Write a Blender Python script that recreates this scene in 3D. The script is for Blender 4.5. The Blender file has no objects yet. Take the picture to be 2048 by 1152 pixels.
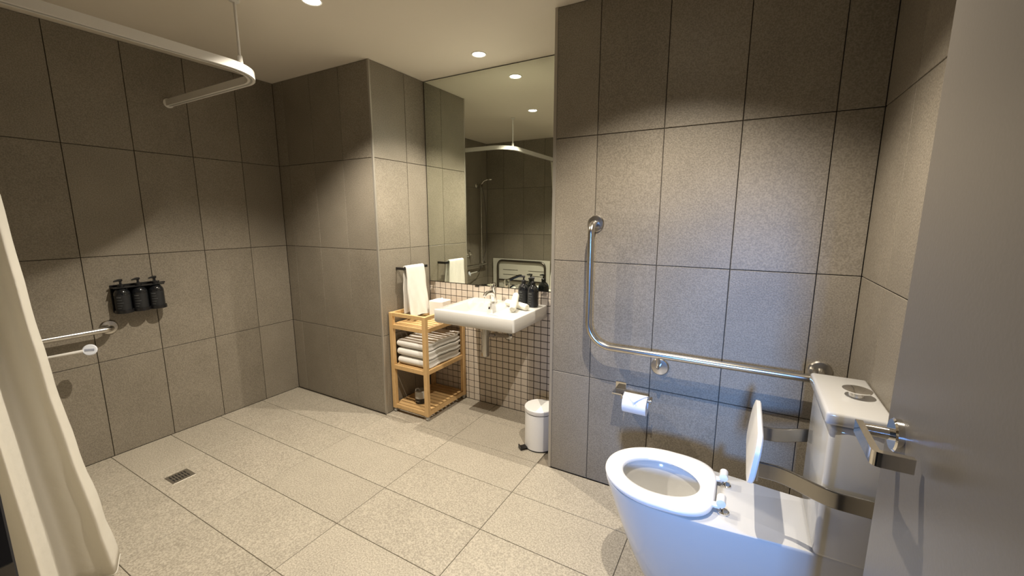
import bpy, bmesh, math, random
from mathutils import Vector, Matrix
random.seed(7)
scene = bpy.context.scene
col = scene.collection
PI = math.pi

# ------------------------------------------------------------------ camera
cam_d = bpy.data.cameras.new('camera')
cam = bpy.data.objects.new('camera', cam_d); col.objects.link(cam)
cam_d.sensor_fit = 'HORIZONTAL'; cam_d.sensor_width = 36.0
cam_d.lens = 36.0 * 830.16 / 2048.0
cam_d.clip_start = 0.02
CAMH = 1.396
_yaw, _pitch, _roll = math.radians(-29.343), math.radians(-9.613), math.radians(0.026)
_fw = Vector((math.sin(_yaw)*math.cos(_pitch), math.cos(_yaw)*math.cos(_pitch), math.sin(_pitch)))
_r = Vector((math.cos(_yaw), -math.sin(_yaw), 0)); _u = _r.cross(_fw)
_r, _u = _r*math.cos(_roll)+_u*math.sin(_roll), -_r*math.sin(_roll)+_u*math.cos(_roll)
_m = Matrix(((_r.x, _u.x, -_fw.x), (_r.y, _u.y, -_fw.y), (_r.z, _u.z, -_fw.z)))
cam.matrix_world = Matrix.Translation((0, 0, CAMH)) @ _m.to_4x4()
scene.camera = cam

# ------------------------------------------------------------------ world, large light, exposure
w = bpy.data.worlds.new('world'); scene.world = w; w.use_nodes = True
w.node_tree.nodes['Background'].inputs['Color'].default_value = (0.55, 0.7, 1.0, 1)
w.node_tree.nodes['Background'].inputs['Strength'].default_value = 0.03
# assumed cool light through the open doorway: unseen area lamp, no window built
al = bpy.data.lights.new('assumed_hall_light', 'AREA'); al.shape = 'RECTANGLE'; al.size = 0.3; al.size_y = 0.5
al.energy = 3.3; al.color = (0.18, 0.42, 1.0); al.spread = math.radians(27)
alo = bpy.data.objects.new('assumed_hall_light', al); col.objects.link(alo)
alo.location = (0.21, -2.2, 1.42)
alo.rotation_euler = (Vector((-0.05, 1.6, 0.68))-alo.location).to_track_quat('-Z', 'Y').to_euler()
SPOT_W = 84.0; SPOT_ANGLE = 118.0; SPOT_BLEND = 0.6
vs = scene.view_settings
vs.view_transform = 'Standard'; vs.look = 'None'; vs.exposure = 0.58; vs.gamma = 1.0; vs.use_curve_mapping = False

# ------------------------------------------------------------------ materials
def new_mat(name):
    m = bpy.data.materials.new(name); m.use_nodes = True
    nt = m.node_tree; b = nt.nodes['Principled BSDF']
    return m, nt, b
def simple(name, c, rough=0.5, metal=0.0, spec=0.5, noise=0.0, scale=20, bump=0.0, bscale=200, coat=0.0):
    m, nt, b = new_mat(name)
    b.inputs['Base Color'].default_value = (*c, 1); b.inputs['Roughness'].default_value = rough
    b.inputs['Metallic'].default_value = metal; b.inputs['Specular IOR Level'].default_value = spec
    b.inputs['Coat Weight'].default_value = coat
    tc = nt.nodes.new('ShaderNodeNewGeometry')
    n = nt.nodes.new('ShaderNodeTexNoise'); n.inputs['Scale'].default_value = scale; n.inputs['Detail'].default_value = 4
    nt.links.new(tc.outputs['Position'], n.inputs['Vector'])
    if noise > 0:
        mx = nt.nodes.new('ShaderNodeMix'); mx.data_type = 'RGBA'
        mx.inputs['A'].default_value = (*[x*(1-noise) for x in c], 1)
        mx.inputs['B'].default_value = (*[min(1, x*(1+noise)) for x in c], 1)
        nt.links.new(n.outputs['Fac'], mx.inputs['Factor']); nt.links.new(mx.outputs['Result'], b.inputs['Base Color'])
    if bump > 0:
        n2 = nt.nodes.new('ShaderNodeTexNoise'); n2.inputs['Scale'].default_value = bscale; n2.inputs['Detail'].default_value = 3
        nt.links.new(tc.outputs['Position'], n2.inputs['Vector'])
        bp = nt.nodes.new('ShaderNodeBump'); bp.inputs['Strength'].default_value = bump; bp.inputs['Distance'].default_value = 0.002
        nt.links.new(n2.outputs['Fac'], bp.inputs['Height']); nt.links.new(bp.outputs['Normal'], b.inputs['Normal'])
    return m
def stone(name, dark, light, rough, speck_scale, speck_amt, bump, cloud=0.45):
    """through-body porcelain: soft clouds, fine pale speckle, small shift per tile"""
    m, nt, b = new_mat(name); N = nt.nodes; L = nt.links
    geo = N.new('ShaderNodeNewGeometry'); oi = N.new('ShaderNodeObjectInfo')
    off = N.new('ShaderNodeVectorMath'); off.operation = 'MULTIPLY_ADD'
    cb = N.new('ShaderNodeCombineXYZ')
    for k in ('X', 'Y', 'Z'): L.new(oi.outputs['Random'], cb.inputs[k])
    off.inputs[1].default_value = (13, 7, 11)
    L.new(cb.outputs[0], off.inputs[0]); L.new(geo.outputs['Position'], off.inputs[2])
    n1 = N.new('ShaderNodeTexNoise'); n1.inputs['Scale'].default_value = 5; n1.inputs['Detail'].default_value = 5
    n2 = N.new('ShaderNodeTexNoise'); n2.inputs['Scale'].default_value = speck_scale; n2.inputs['Detail'].default_value = 2
    L.new(off.outputs[0], n1.inputs['Vector']); L.new(off.outputs[0], n2.inputs['Vector'])
    r2 = N.new('ShaderNodeValToRGB'); r2.color_ramp.elements[0].position = 0.36; r2.color_ramp.elements[1].position = 0.66
    L.new(n2.outputs['Fac'], r2.inputs['Fac'])
    a = N.new('ShaderNodeMath'); a.operation = 'MULTIPLY_ADD'; a.inputs[1].default_value = speck_amt; a.inputs[2].default_value = 0
    L.new(r2.outputs['Color'], a.inputs[0])
    c = N.new('ShaderNodeMath'); c.operation = 'MULTIPLY_ADD'; c.inputs[1].default_value = cloud
    L.new(n1.outputs['Fac'], c.inputs[0]); L.new(a.outputs[0], c.inputs[2])
    d = N.new('ShaderNodeMath'); d.operation = 'MULTIPLY_ADD'; d.inputs[1].default_value = 0.14
    L.new(oi.outputs['Random'], d.inputs[0]); L.new(c.outputs[0], d.inputs[2])
    mx = N.new('ShaderNodeMix'); mx.data_type = 'RGBA'
    mx.inputs['A'].default_value = (*dark, 1); mx.inputs['B'].default_value = (*light, 1)
    L.new(d.outputs[0], mx.inputs['Factor']); L.new(mx.outputs['Result'], b.inputs['Base Color'])
    b.inputs['Roughness'].default_value = rough
    bp = N.new('ShaderNodeBump'); bp.inputs['Strength'].default_value = bump; bp.inputs['Distance'].default_value = 0.0015
    L.new(n2.outputs['Fac'], bp.inputs['Height']); L.new(bp.outputs['Normal'], b.inputs['Normal'])
    return m
def wood(name, dark, light):
    m, nt, b = new_mat(name); N = nt.nodes; L = nt.links
    tc = N.new('ShaderNodeTexCoord'); oi = N.new('ShaderNodeObjectInfo')
    mp = N.new('ShaderNodeMapping'); mp.inputs['Scale'].default_value = (9, 9, 3)
    ad = N.new('ShaderNodeVectorMath'); ad.operation = 'ADD'
    L.new(tc.outputs['Object'], ad.inputs[0]); L.new(oi.outputs['Random'], ad.inputs[1])
    L.new(ad.outputs[0], mp.inputs['Vector'])
    wv = N.new('ShaderNodeTexNoise'); wv.inputs['Scale'].default_value = 6; wv.inputs['Detail'].default_value = 6; wv.inputs['Distortion'].default_value = 1.2
    L.new(mp.outputs[0], wv.inputs['Vector'])
    mx = N.new('ShaderNodeMix'); mx.data_type = 'RGBA'; mx.inputs['A'].default_value = (*dark, 1); mx.inputs['B'].default_value = (*light, 1)
    L.new(wv.outputs['Fac'], mx.inputs['Factor']); L.new(mx.outputs['Result'], b.inputs['Base Color'])
    b.inputs['Roughness'].default_value = 0.38
    return m
def emis(name, c, s):
    m, nt, b = new_mat(name)
    b.inputs['Emission Color'].default_value = (*c, 1); b.inputs['Emission Strength'].default_value = s
    b.inputs['Base Color'].default_value = (0.8, 0.8, 0.8, 1)
    return m

M = {}
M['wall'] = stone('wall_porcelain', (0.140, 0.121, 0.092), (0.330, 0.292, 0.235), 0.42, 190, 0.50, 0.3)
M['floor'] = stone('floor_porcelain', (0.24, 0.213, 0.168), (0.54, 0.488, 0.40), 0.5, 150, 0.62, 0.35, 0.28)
M['wall_grout'] = simple('wall_grout', (0.062, 0.053, 0.043), 0.9, noise=.15)
M['floor_grout'] = simple('floor_grout', (0.20, 0.17, 0.13), 0.9, noise=.2)
M['mosaic'] = stone('mosaic_ceramic', (0.55, 0.48, 0.40), (0.68, 0.60, 0.51), 0.3, 250, 0.1, 0.05)
M['mosaic_grout'] = simple('mosaic_grout', (0.030, 0.020, 0.014), 0.9, noise=.1)
M['ceiling'] = simple('ceiling_paint', (0.78, 0.72, 0.62), 0.85, noise=.03, scale=3)
M['plaster'] = simple('hall_paint', (0.35, 0.34, 0.33), 0.9, noise=.03)
M['trim'] = simple('anodised_trim', (0.42, 0.39, 0.34), 0.45, metal=0.6, noise=.04)
M['mirror'] = simple('mirror_silver', (0.80, 0.84, 0.76), 0.004, metal=1.0)
M['mirror_edge'] = simple('mirror_edge', (0.03, 0.035, 0.03), 0.4)
M['ceramic'] = simple('white_ceramic', (0.62, 0.612, 0.59), 0.09, noise=.01, scale=4, coat=.3)
M['seat'] = simple('white_seat_plastic', (0.84, 0.83, 0.82), 0.2, noise=.01)
M['water'] = simple('bowl_water', (0.70, 0.68, 0.62), 0.03)
M['chrome'] = simple('chrome', (0.82, 0.81, 0.79), 0.06, metal=1, noise=.02)
M['arm_steel'] = simple('arm_steel', (0.40, 0.385, 0.355), 0.22, metal=1, noise=.05, scale=60)
M['trap'] = simple('trap_chrome', (0.50, 0.48, 0.44), 0.12, metal=1, noise=.03)
M['shaded_steel'] = simple('shaded_dark_steel', (0.17, 0.155, 0.135), 0.35, metal=1, noise=.05, scale=60)  # steel darkened to carry the shadow on the seat frame; hose shares it
M['steel'] = simple('brushed_steel', (0.58, 0.555, 0.51), 0.24, metal=1, noise=.06, scale=60)
M['satin'] = simple('satin_steel', (0.45, 0.42, 0.37), 0.35, metal=1, noise=.05, scale=60)
M['dark_metal'] = simple('dark_metal', (0.035, 0.033, 0.032), 0.3, metal=.6, noise=.1)
M['wood'] = wood('bamboo', (0.52, 0.32, 0.13), (0.72, 0.49, 0.24))
M['towel'] = simple('white_terry', (0.82, 0.80, 0.76), 0.95, spec=.1, noise=.04, scale=60, bump=.9, bscale=420)
M['roll'] = simple('cream_terry', (0.84, 0.82, 0.72), 0.95, spec=.1, noise=.04, scale=60, bump=.9, bscale=480)
M['paper'] = simple('toilet_paper', (0.86, 0.85, 0.84), 0.9, spec=.1, noise=.02, scale=50, bump=.2, bscale=600)
M['black'] = simple('black_plastic', (0.012, 0.012, 0.013), 0.28, noise=.1)
M['bottle'] = simple('black_glass', (0.010, 0.011, 0.013), 0.10, noise=.1, coat=.4)
M['label'] = simple('bottle_label', (0.014, 0.015, 0.017), 0.5, noise=.05)
M['print'] = simple('label_print', (0.13, 0.135, 0.14), 0.6)
M['white_plastic'] = simple('white_plastic', (0.80, 0.78, 0.74), 0.35, noise=.02)
M['white_enamel'] = simple('white_enamel', (0.80, 0.79, 0.77), 0.25, noise=.02)
M['grey_plastic'] = simple('pale_grey_plastic', (0.42, 0.41, 0.38), 0.4, noise=.03)
M['shower_white'] = simple('hand_shower_white', (0.82, 0.86, 0.95), 0.3, noise=.02)
M['shower_grey'] = simple('hand_shower_grey', (0.35, 0.38, 0.47), 0.4)
M['seatboard'] = simple('shower_seat_board', (0.62, 0.60, 0.53), 0.45, noise=.03)
M['door'] = simple('door_laminate', (0.135, 0.121, 0.104), 0.34, noise=.03, scale=4, bump=.08, bscale=160)
M['frame'] = simple('door_frame_unlit', (0.012, 0.012, 0.016), 0.5, noise=.1)  # near black because the jamb is unlit; that shade sits in the base colour
M['lens'] = emis('downlight_lens', (1.0, 0.93, 0.80), 14)
M['ring'] = simple('downlight_ring', (0.85, 0.82, 0.76), 0.5)
M['tissue'] = simple('tissue_box_card', (0.80, 0.77, 0.73), 0.6, noise=.02)
# curtain: thin woven cloth that lets light through
m, nt, b = new_mat('curtain_cloth')
b.inputs['Base Color'].default_value = (0.90, 0.88, 0.82, 1); b.inputs['Roughness'].default_value = 0.75
tr = nt.nodes.new('ShaderNodeBsdfTranslucent'); tr.inputs['Color'].default_value = (0.88, 0.85, 0.78, 1)
ms = nt.nodes.new('ShaderNodeMixShader'); ms.inputs[0].default_value = 0.5
nt.links.new(b.outputs[0], ms.inputs[1]); nt.links.new(tr.outputs[0], ms.inputs[2])
nt.links.new(ms.outputs[0], nt.nodes['Material Output'].inputs['Surface'])
g_ = nt.nodes.new('ShaderNodeNewGeometry'); n_ = nt.nodes.new('ShaderNodeTexNoise'); n_.inputs['Scale'].default_value = 35
bp_ = nt.nodes.new('ShaderNodeBump'); bp_.inputs['Strength'].default_value = 0.25; bp_.inputs['Distance'].default_value = 0.01
nt.links.new(g_.outputs['Position'], n_.inputs['Vector']); nt.links.new(n_.outputs['Fac'], bp_.inputs['Height']); nt.links.new(bp_.outputs['Normal'], b.inputs['Normal'])
M['curtain'] = m

# ------------------------------------------------------------------ mesh helpers (world coordinates in, one mesh object out)
def world_off(p):
    v = Vector((0, 0, 0))
    while p is not None:
        v += p.location; p = p.parent
    return v
class G:
    def __init__(self): self.v = []; self.f = []
    def add(self, vs, fs):
        k = len(self.v); self.v += [tuple(x) for x in vs]; self.f += [tuple(i+k for i in f) for f in fs]; return self
    def box(self, x0, x1, y0, y1, z0, z1, bev=0.0, seg=2):
        if bev <= 0:
            vs = [(x, y, z) for z in (z0, z1) for y in (y0, y1) for x in (x0, x1)]
            return self.add(vs, [(0, 2, 3, 1), (4, 5, 7, 6), (0, 1, 5, 4), (2, 6, 7, 3), (0, 4, 6, 2), (1, 3, 7, 5)])
        bm = bmesh.new(); bmesh.ops.create_cube(bm, size=1)
        for q in bm.verts: q.co = Vector(((x0+x1)/2+q.co.x*(x1-x0), (y0+y1)/2+q.co.y*(y1-y0), (z0+z1)/2+q.co.z*(z1-z0)))
        bmesh.ops.bevel(bm, geom=list(bm.edges), offset=bev, segments=seg, profile=0.5, affect='EDGES')
        bm.verts.index_update()
        vs = [q.co.copy() for q in bm.verts]; fs = [[q.index for q in f.verts] for f in bm.faces]; bm.free()
        return self.add(vs, fs)
    def loft(self, loops, closed=False, cap0=True, cap1=True):
        n = len(loops[0]); vs = [p for l in loops for p in l]; fs = []
        R = len(loops)
        for i in range(R if closed else R-1):
            a, b_ = i*n, ((i+1) % R)*n
            for j in range(n):
                k = (j+1) % n; fs.append((a+j, a+k, b_+k, b_+j))
        if not closed:
            if cap0: fs.append(tuple(reversed(range(n))))
            if cap1: fs.append(tuple((R-1)*n+j for j in range(n)))
        return self.add(vs, fs)
    def tube(self, path, r, n=12, caps=True, radii=None):
        path = [Vector(p) for p in path]; loops = []; ref = None
        for i, p in enumerate(path):
            t = (path[min(i+1, len(path)-1)]-path[max(i-1, 0)]).normalized()
            if ref is None:
                ref = t.cross(Vector((0, 0, 1)))
                if ref.length < 1e-3: ref = t.cross(Vector((1, 0, 0)))
            ref = (ref-t*ref.dot(t)).normalized(); bi = t.cross(ref)
            rr = radii[i] if radii else r
            loops.append([p+ref*rr*math.cos(2*PI*k/n)+bi*rr*math.sin(2*PI*k/n) for k in range(n)])
        return self.loft(loops, cap0=caps, cap1=caps)
    def bar(self, path, w_, h_, up=(0, 0, 1)):
        """rectangular section swept along path; w_ sideways, h_ along up"""
        path = [Vector(p) for p in path]; up = Vector(up); loops = []
        for i, p in enumerate(path):
            t = (path[min(i+1, len(path)-1)]-path[max(i-1, 0)]).normalized()
            s = t.cross(up).normalized()
            loops.append([p+s*w_/2+up*h_/2, p-s*w_/2+up*h_/2, p-s*w_/2-up*h_/2, p+s*w_/2-up*h_/2])
        return self.loft(loops)
    def flat_arm(self, path, th, h):
        path = [Vector(p) for p in path]; up = Vector((0, 0, 1)); loops = []
        sec = [(math.cos(a)*th/2, (h/2-th/2)*(1 if math.sin(a) >= 0 else -1)+math.sin(a)*th/2) for a in [PI*(k+.5)/5 for k in range(10)]]
        for i, p in enumerate(path):
            t = (path[min(i+1, len(path)-1)]-path[max(i-1, 0)]).normalized(); s_ = t.cross(up).normalized()
            loops.append([p+s_*a+up*b for a, b in sec])
        return self.loft(loops)
    def lathe(self, prof, c, axis='z', n=28, cap0=True, cap1=True):
        """prof: (radius, height along axis) pairs"""
        c = Vector(c); A = {'x': (Vector((0, 1, 0)), Vector((0, 0, 1)), Vector((1, 0, 0))), 'y': (Vector((0, 0, 1)), Vector((1, 0, 0)), Vector((0, 1, 0))), 'z': (Vector((1, 0, 0)), Vector((0, 1, 0)), Vector((0, 0, 1)))}[axis]
        loops = [[c+A[0]*r*math.cos(2*PI*k/n)+A[1]*r*math.sin(2*PI*k/n)+A[2]*h for k in range(n)] for r, h in prof]
        return self.loft(loops, cap0=cap0, cap1=cap1)
    def rot(self, c, axis, deg, start=0):
        R = Matrix.Rotation(math.radians(deg), 3, axis); c = Vector(c)
        for i in range(start, len(self.v)): self.v[i] = tuple(R@(Vector(self.v[i])-c)+c)
        return self
    def build(self, name, mat, parent=None, smooth=35, label=None):
        o_ = world_off(parent)
        me = bpy.data.meshes.new(name); me.from_pydata([(x-o_.x, y-o_.y, z-o_.z) for x, y, z in self.v], [], self.f)
        me.validate(); me.update()
        bm = bmesh.new(); bm.from_mesh(me); bmesh.ops.recalc_face_normals(bm, faces=bm.faces); bm.to_mesh(me); bm.free()
        me.materials.append(M[mat] if isinstance(mat, str) else mat)
        if smooth:
            for p in me.polygons: p.use_smooth = True
            me.set_sharp_from_angle(angle=math.radians(smooth))
        o = bpy.data.objects.new(name, me); col.objects.link(o)
        if parent is not None: o.parent = parent
        if label: o['label'] = label
        return o
def thing(name, loc, label, cat, group=None):
    o = bpy.data.objects.new(name, None); col.objects.link(o); o.location = loc; o.empty_display_size = 0.05
    return tag(o, label, cat, group)
def tag(o, label, cat, group=None):
    o['label'] = label; o['category'] = cat
    if group: o['group'] = group
    return o
def struct(o, label, cat):
    o['kind'] = 'structure'; o['label'] = label; o['category'] = cat; return o
def fillet(pts, rad, n=8):
    pts = [Vector(p) for p in pts]; out = [pts[0]]
    for i in range(1, len(pts)-1):
        a, p, c = pts[i-1], pts[i], pts[i+1]
        r = rad[i-1] if isinstance(rad, (list, tuple)) else rad
        u, v_ = (a-p).normalized(), (c-p).normalized()
        ang = u.angle(v_); d = r/math.tan(ang/2)
        ctr = p+(u+v_).normalized()*(r/math.sin(ang/2))
        s, e = p+u*d-ctr, p+v_*d-ctr
        th = s.angle(e)
        for k in range(n+1):
            t = k/n; out.append(ctr+(s*math.sin((1-t)*th)+e*math.sin(t*th))/math.sin(th))
    out.append(pts[-1]); return out
def rrect(x0, x1, y0, y1, r, z, n=5):
    out = []
    for cx, cy, a in ((x1-r, y1-r, 0), (x0+r, y1-r, 90), (x0+r, y0+r, 180), (x1-r, y0+r, 270)):
        for k in range(n+1):
            t = math.radians(a+90*k/n); out.append((cx+r*math.cos(t), cy+r*math.sin(t), z))
    return out

# ------------------------------------------------------------------ room numbers (metres)
XL, YP, XP, YM, YT, XT, XR, ZC, YF = -3.166, 1.995, -2.156, 2.511, 1.988, -0.877, 0.388, 2.377, 0.08
ROWS = [0.0, 0.577, 1.179, 1.782, ZC]
GAP = 0.0032
tile_cache = {}
def tile_mesh(w_, h_, mat, depth=0.008, ch=0.0012):
    key = (round(w_, 4), round(h_, 4), mat)
    if key in tile_cache: return tile_cache[key]
    a, b_ = w_/2, h_/2
    vs = [(-a, -b_, 0), (a, -b_, 0), (a, b_, 0), (-a, b_, 0),
          (-a, -b_, depth-ch), (a, -b_, depth-ch), (a, b_, depth-ch), (-a, b_, depth-ch),
          (-a+ch, -b_+ch, depth), (a-ch, -b_+ch, depth), (a-ch, b_-ch, depth), (-a+ch, b_-ch, depth)]
    fs = [(3, 2, 1, 0), (8, 9, 10, 11)]
    for k in (0, 4):
        for j in range(4):
            l = (j+1) % 4; fs.append((k+j, k+l, k+4+l, k+4+j))
    me = bpy.data.meshes.new('tile'); me.from_pydata(vs, [], fs); me.update(); me.materials.append(M[mat])
    tile_cache[key] = me; return me
def place_tile(parent, u0, u1, v0, v1, org, U, V, mat, gap=GAP, depth=0.008, name='tile'):
    """tile face spans u0..u1 along U and v0..v1 along V from org; front surface ends on the plane through org"""
    U, V = Vector(U), Vector(V); Nn = U.cross(V)
    me = tile_mesh(u1-u0-gap, v1-v0-gap, mat, depth)
    o = bpy.data.objects.new(name, me); col.objects.link(o); o.parent = parent
    R = Matrix((U, V, Nn)).transposed()
    o.rotation_euler = R.to_euler()
    o.location = Vector(org)+U*(u0+u1)/2+V*(v0+v1)/2-Nn*depth
    return o
def tiled_wall(name, label, org, U, us, rows, back, mat='wall', grout='wall_grout'):
    """backing slab (box bounds in back) + one tile object per cell"""
    g = G().box(*back); wl = g.build(name, grout, smooth=0); struct(wl, label, 'wall')
    for i in range(len(us)-1):
        for j in range(len(rows)-1):
            place_tile(wl, us[i], us[i+1], rows[j], rows[j+1], org, U, (0, 0, 1), mat)
    return wl
def cuts(a, b_, first, step):
    out = [a]; x = first
    while x > a+0.02+step: x -= step
    while x < b_-0.02:
        if x > a+0.02: out.append(x)
        x += step
    return out+[b_]
B = 0.0066   # backing lies this far behind the tile face

# floor -------------------------------------------------------------
fl = G().box(XL-0.1, XR+0.1, -2.6, YM+0.1, -0.12, -B).build('floor', 'floor_grout', smooth=0)
struct(fl, 'beige porcelain floor tiles laid in a straight grid', 'floor')
fxs = [XL, -2.743, -2.145, -1.547, -0.949, -0.351, 0.247, XR]
fys = [-0.045, 0.2097, 0.5053, 0.801, 1.0965, 1.392, 1.688, 1.9837, 2.279, YM]
DR = (-2.6475, -2.5425, 0.860, 0.966)   # floor waste
for i in range(len(fxs)-1):
    for j in range(len(fys)-1):
        if fys[j] > 1.95 and fxs[i+1] < XP: continue
        if fys[j] > 1.95 and fxs[i] > XT-0.09: continue
        x0, x1 = fxs[i], fxs[i+1]
        if fys[j] > 1.95: x0, x1 = max(x0, XP), min(x1, XT)
        place_tile(fl, x0, x1, fys[j], fys[j+1], (0, 0, 0), (1, 0, 0), (0, 1, 0), 'floor', gap=0.0024)
# ceiling -----------------------------------------------------------
cl = G().box(XL-0.1, XR+0.1, -0.03, YM+0.1, ZC, ZC+0.1).build('ceiling', 'ceiling', smooth=0)
struct(cl, 'plain warm white painted ceiling with recessed downlights', 'ceiling')
# walls -------------------------------------------------------------
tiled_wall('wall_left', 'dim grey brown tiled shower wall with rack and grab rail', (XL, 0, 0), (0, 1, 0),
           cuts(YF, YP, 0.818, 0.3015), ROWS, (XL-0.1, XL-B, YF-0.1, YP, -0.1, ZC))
def wall_facing_front(name, label, y, x0, x1, xs, back):   # faces the camera (-y)
    g = G().box(*back); wl = g.build(name, 'wall_grout', smooth=0); struct(wl, label, 'wall')
    for i in range(len(xs)-1):
        for j in range(4):
            place_tile(wl, xs[i], xs[i+1], ROWS[j], ROWS[j+1], (0, y, 0), (1, 0, 0), (0, 0, 1), 'wall')
    return wl
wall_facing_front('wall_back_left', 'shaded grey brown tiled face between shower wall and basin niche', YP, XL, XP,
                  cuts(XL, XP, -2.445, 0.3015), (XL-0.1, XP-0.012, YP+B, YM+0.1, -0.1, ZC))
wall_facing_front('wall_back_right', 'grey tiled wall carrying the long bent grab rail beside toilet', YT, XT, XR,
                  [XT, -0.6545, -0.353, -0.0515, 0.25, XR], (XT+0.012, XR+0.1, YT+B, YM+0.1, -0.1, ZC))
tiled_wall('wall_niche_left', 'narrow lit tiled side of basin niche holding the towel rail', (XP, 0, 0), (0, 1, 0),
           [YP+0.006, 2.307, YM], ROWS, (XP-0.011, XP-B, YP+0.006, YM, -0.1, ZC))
wn = G().box(XT+B, XT+0.011, YT+0.006, YM, -0.1, ZC).build('wall_niche_right', 'wall_grout', smooth=0)
struct(wn, 'tiled niche side behind the pedal bin', 'wall')
for a, b_ in ((YT+0.006, 2.29), (2.29, YM)):
    for j in range(4): place_tile(wn, -b_, -a, ROWS[j], ROWS[j+1], (XT, 0, 0), (0, -1, 0), (0, 0, 1), 'wall')
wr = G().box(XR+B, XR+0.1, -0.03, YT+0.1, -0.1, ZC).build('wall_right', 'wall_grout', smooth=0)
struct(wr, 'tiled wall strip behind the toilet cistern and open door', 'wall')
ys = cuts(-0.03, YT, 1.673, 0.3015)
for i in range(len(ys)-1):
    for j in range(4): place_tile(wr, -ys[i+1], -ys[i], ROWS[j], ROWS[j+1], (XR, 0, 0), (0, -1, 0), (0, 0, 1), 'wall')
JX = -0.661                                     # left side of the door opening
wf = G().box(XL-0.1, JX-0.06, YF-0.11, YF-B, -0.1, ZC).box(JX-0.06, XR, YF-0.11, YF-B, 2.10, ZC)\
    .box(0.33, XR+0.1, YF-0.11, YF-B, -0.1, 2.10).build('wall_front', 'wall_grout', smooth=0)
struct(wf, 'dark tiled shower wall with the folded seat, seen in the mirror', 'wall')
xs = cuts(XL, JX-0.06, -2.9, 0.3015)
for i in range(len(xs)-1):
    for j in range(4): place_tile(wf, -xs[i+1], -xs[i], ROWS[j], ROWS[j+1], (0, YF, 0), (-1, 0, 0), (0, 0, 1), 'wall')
# niche back: mosaic below, mirror above
ZM = 0.906
wb = G().box(XP-0.05, XT+0.05, YM+0.0045, YM+0.1, -0.1, ZC).build('wall_niche_back', 'mosaic_grout', smooth=0)
struct(wb, 'small square beige mosaic with dark joints under the mirror', 'wall')
NC, NR = 25, 18
pw, ph = (XT-XP)/NC, ZM/NR
cells = []
for i in range(NC):
    for j in range(NR):
        x, z = XP+pw*(i+.5), ph*(j+.5)
        hid = 0
        if x > -1.10: hid += 4                       # behind the toilet wall
        if -1.74 < x < -1.13 and 0.70 < z < 0.80: hid += 1   # behind the basin
        if x < -1.90 and z < 0.62: hid += 0.6        # behind the trolley
        cells.append((hid, -x if hid else -x*0.01, i, j))
cells.sort()
rest = G()
for n, (_, _, i, j) in enumerate(cells):
    x0, z0 = XP+pw*i, ph*j
    if n < 300: place_tile(wb, x0, x0+pw, z0, z0+ph, (0, YM, 0), (1, 0, 0), (0, 0, 1), 'mosaic', gap=0.0046, depth=0.006, name='mosaic_tile')
    else: rest.box(x0+.0023, x0+pw-.0023, YM, YM+0.006, z0+.0023, z0+ph-.0023)
ro = rest.build('mosaic_tiles_rest', 'mosaic', wb, smooth=0); ro['kind'] = 'stuff'; ro.name = 'mosaic_field'
# metal edge trims
t1 = G().box(XT-0.004, XT+0.012, YT-0.0035, YT+0.012, 0, ZC, 0.001, 1).build('trim_1', 'trim', smooth=0)
struct(t1, 'pale metal edge strip at the corner between mirror niche and toilet wall', 'edge trim')
t2 = G().box(XP-0.013, XP+0.0015, YP-0.0015, YP+0.0115, 0, ZC, 0.001, 1).build('trim_2', 'trim', smooth=0)
struct(t2, 'thin metal edge strip on the projecting corner beside the wooden trolley', 'edge trim')
# door frame (left side of the opening), strike plate
tf = thing('trim_3', (JX-0.03, 0.02, 0), 'near black door frame upright, unlit shade in its colour, cut by the lower left picture corner', 'door frame')
tf['kind'] = 'structure'
G().box(JX-0.06, JX, -0.06, YF, 0, 2.10, 0.002, 1).build('frame_upright', 'frame', tf)
G().box(JX-0.06, 0.33, -0.06, YF, 2.06, 2.10, 0.002, 1).build('frame_head', 'frame', tf)
G().box(0.285, 0.33, -0.06, YF, 0, 2.06, 0.002, 1).build('frame_upright', 'frame', tf)
G().box(JX-0.001, JX+0.002, 0.02, YF-0.002, 0.93, 1.03).box(JX-0.001, JX+0.006, YF-0.004, YF+0.012, 0.955, 1.0, 0.002).build('strike_plate', 'satin', tf)

# ------------------------------------------------------------------ mirror
mr = thing('wall_mirror', (-1.52, YM-0.003, ZM), 'large frameless mirror from mosaic to ceiling above the basin', 'mirror')
G().box(XP+0.006, XT-0.001, YM-0.004, YM+0.003, ZM+0.002, ZC-0.003).build('mirror_backing', 'mirror_edge', mr, smooth=0)
G().box(XP+0.008, XT-0.002, YM-0.0055, YM-0.0042, ZM+0.003, ZC-0.006).build('mirror_glass', 'mirror', mr, smooth=0)

# ------------------------------------------------------------------ downlights
def downlight(x, y, label, power, colr):
    t = thing('downlight', (x, y, ZC), label, 'light', 'ceiling downlights')
    G().lathe([(0.047, 0), (0.047, -0.003), (0.043, -0.005), (0.038, -0.003), (0.038, 0.0)], (x, y, ZC-0.0005), cap0=False, cap1=False).build('trim_ring', 'ring', t)
    G().lathe([(0.0375, 0), (0.0375, -0.0015)], (x, y, ZC-0.001)).build('lens', 'lens', t)
    ld = bpy.data.lights.new('downlight_beam', 'SPOT'); ld.energy = power; ld.color = colr
    ld.spot_size = math.radians(SPOT_ANGLE); ld.spot_blend = SPOT_BLEND; ld.shadow_soft_size = 0.009
    lo = bpy.data.objects.new('downlight_beam', ld); col.objects.link(lo); lo.parent = t; lo.location = (0, 0, -0.028)
WARM = (1.0, 0.90, 0.75)
downlight(-1.511, 2.276, 'lit ceiling downlight in front of the mirror above the basin', SPOT_W*0.78, WARM)
downlight(-1.825, 1.375, 'lit ceiling downlight beside the shower curtain track, at the top picture edge', SPOT_W*1.25, WARM)
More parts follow.
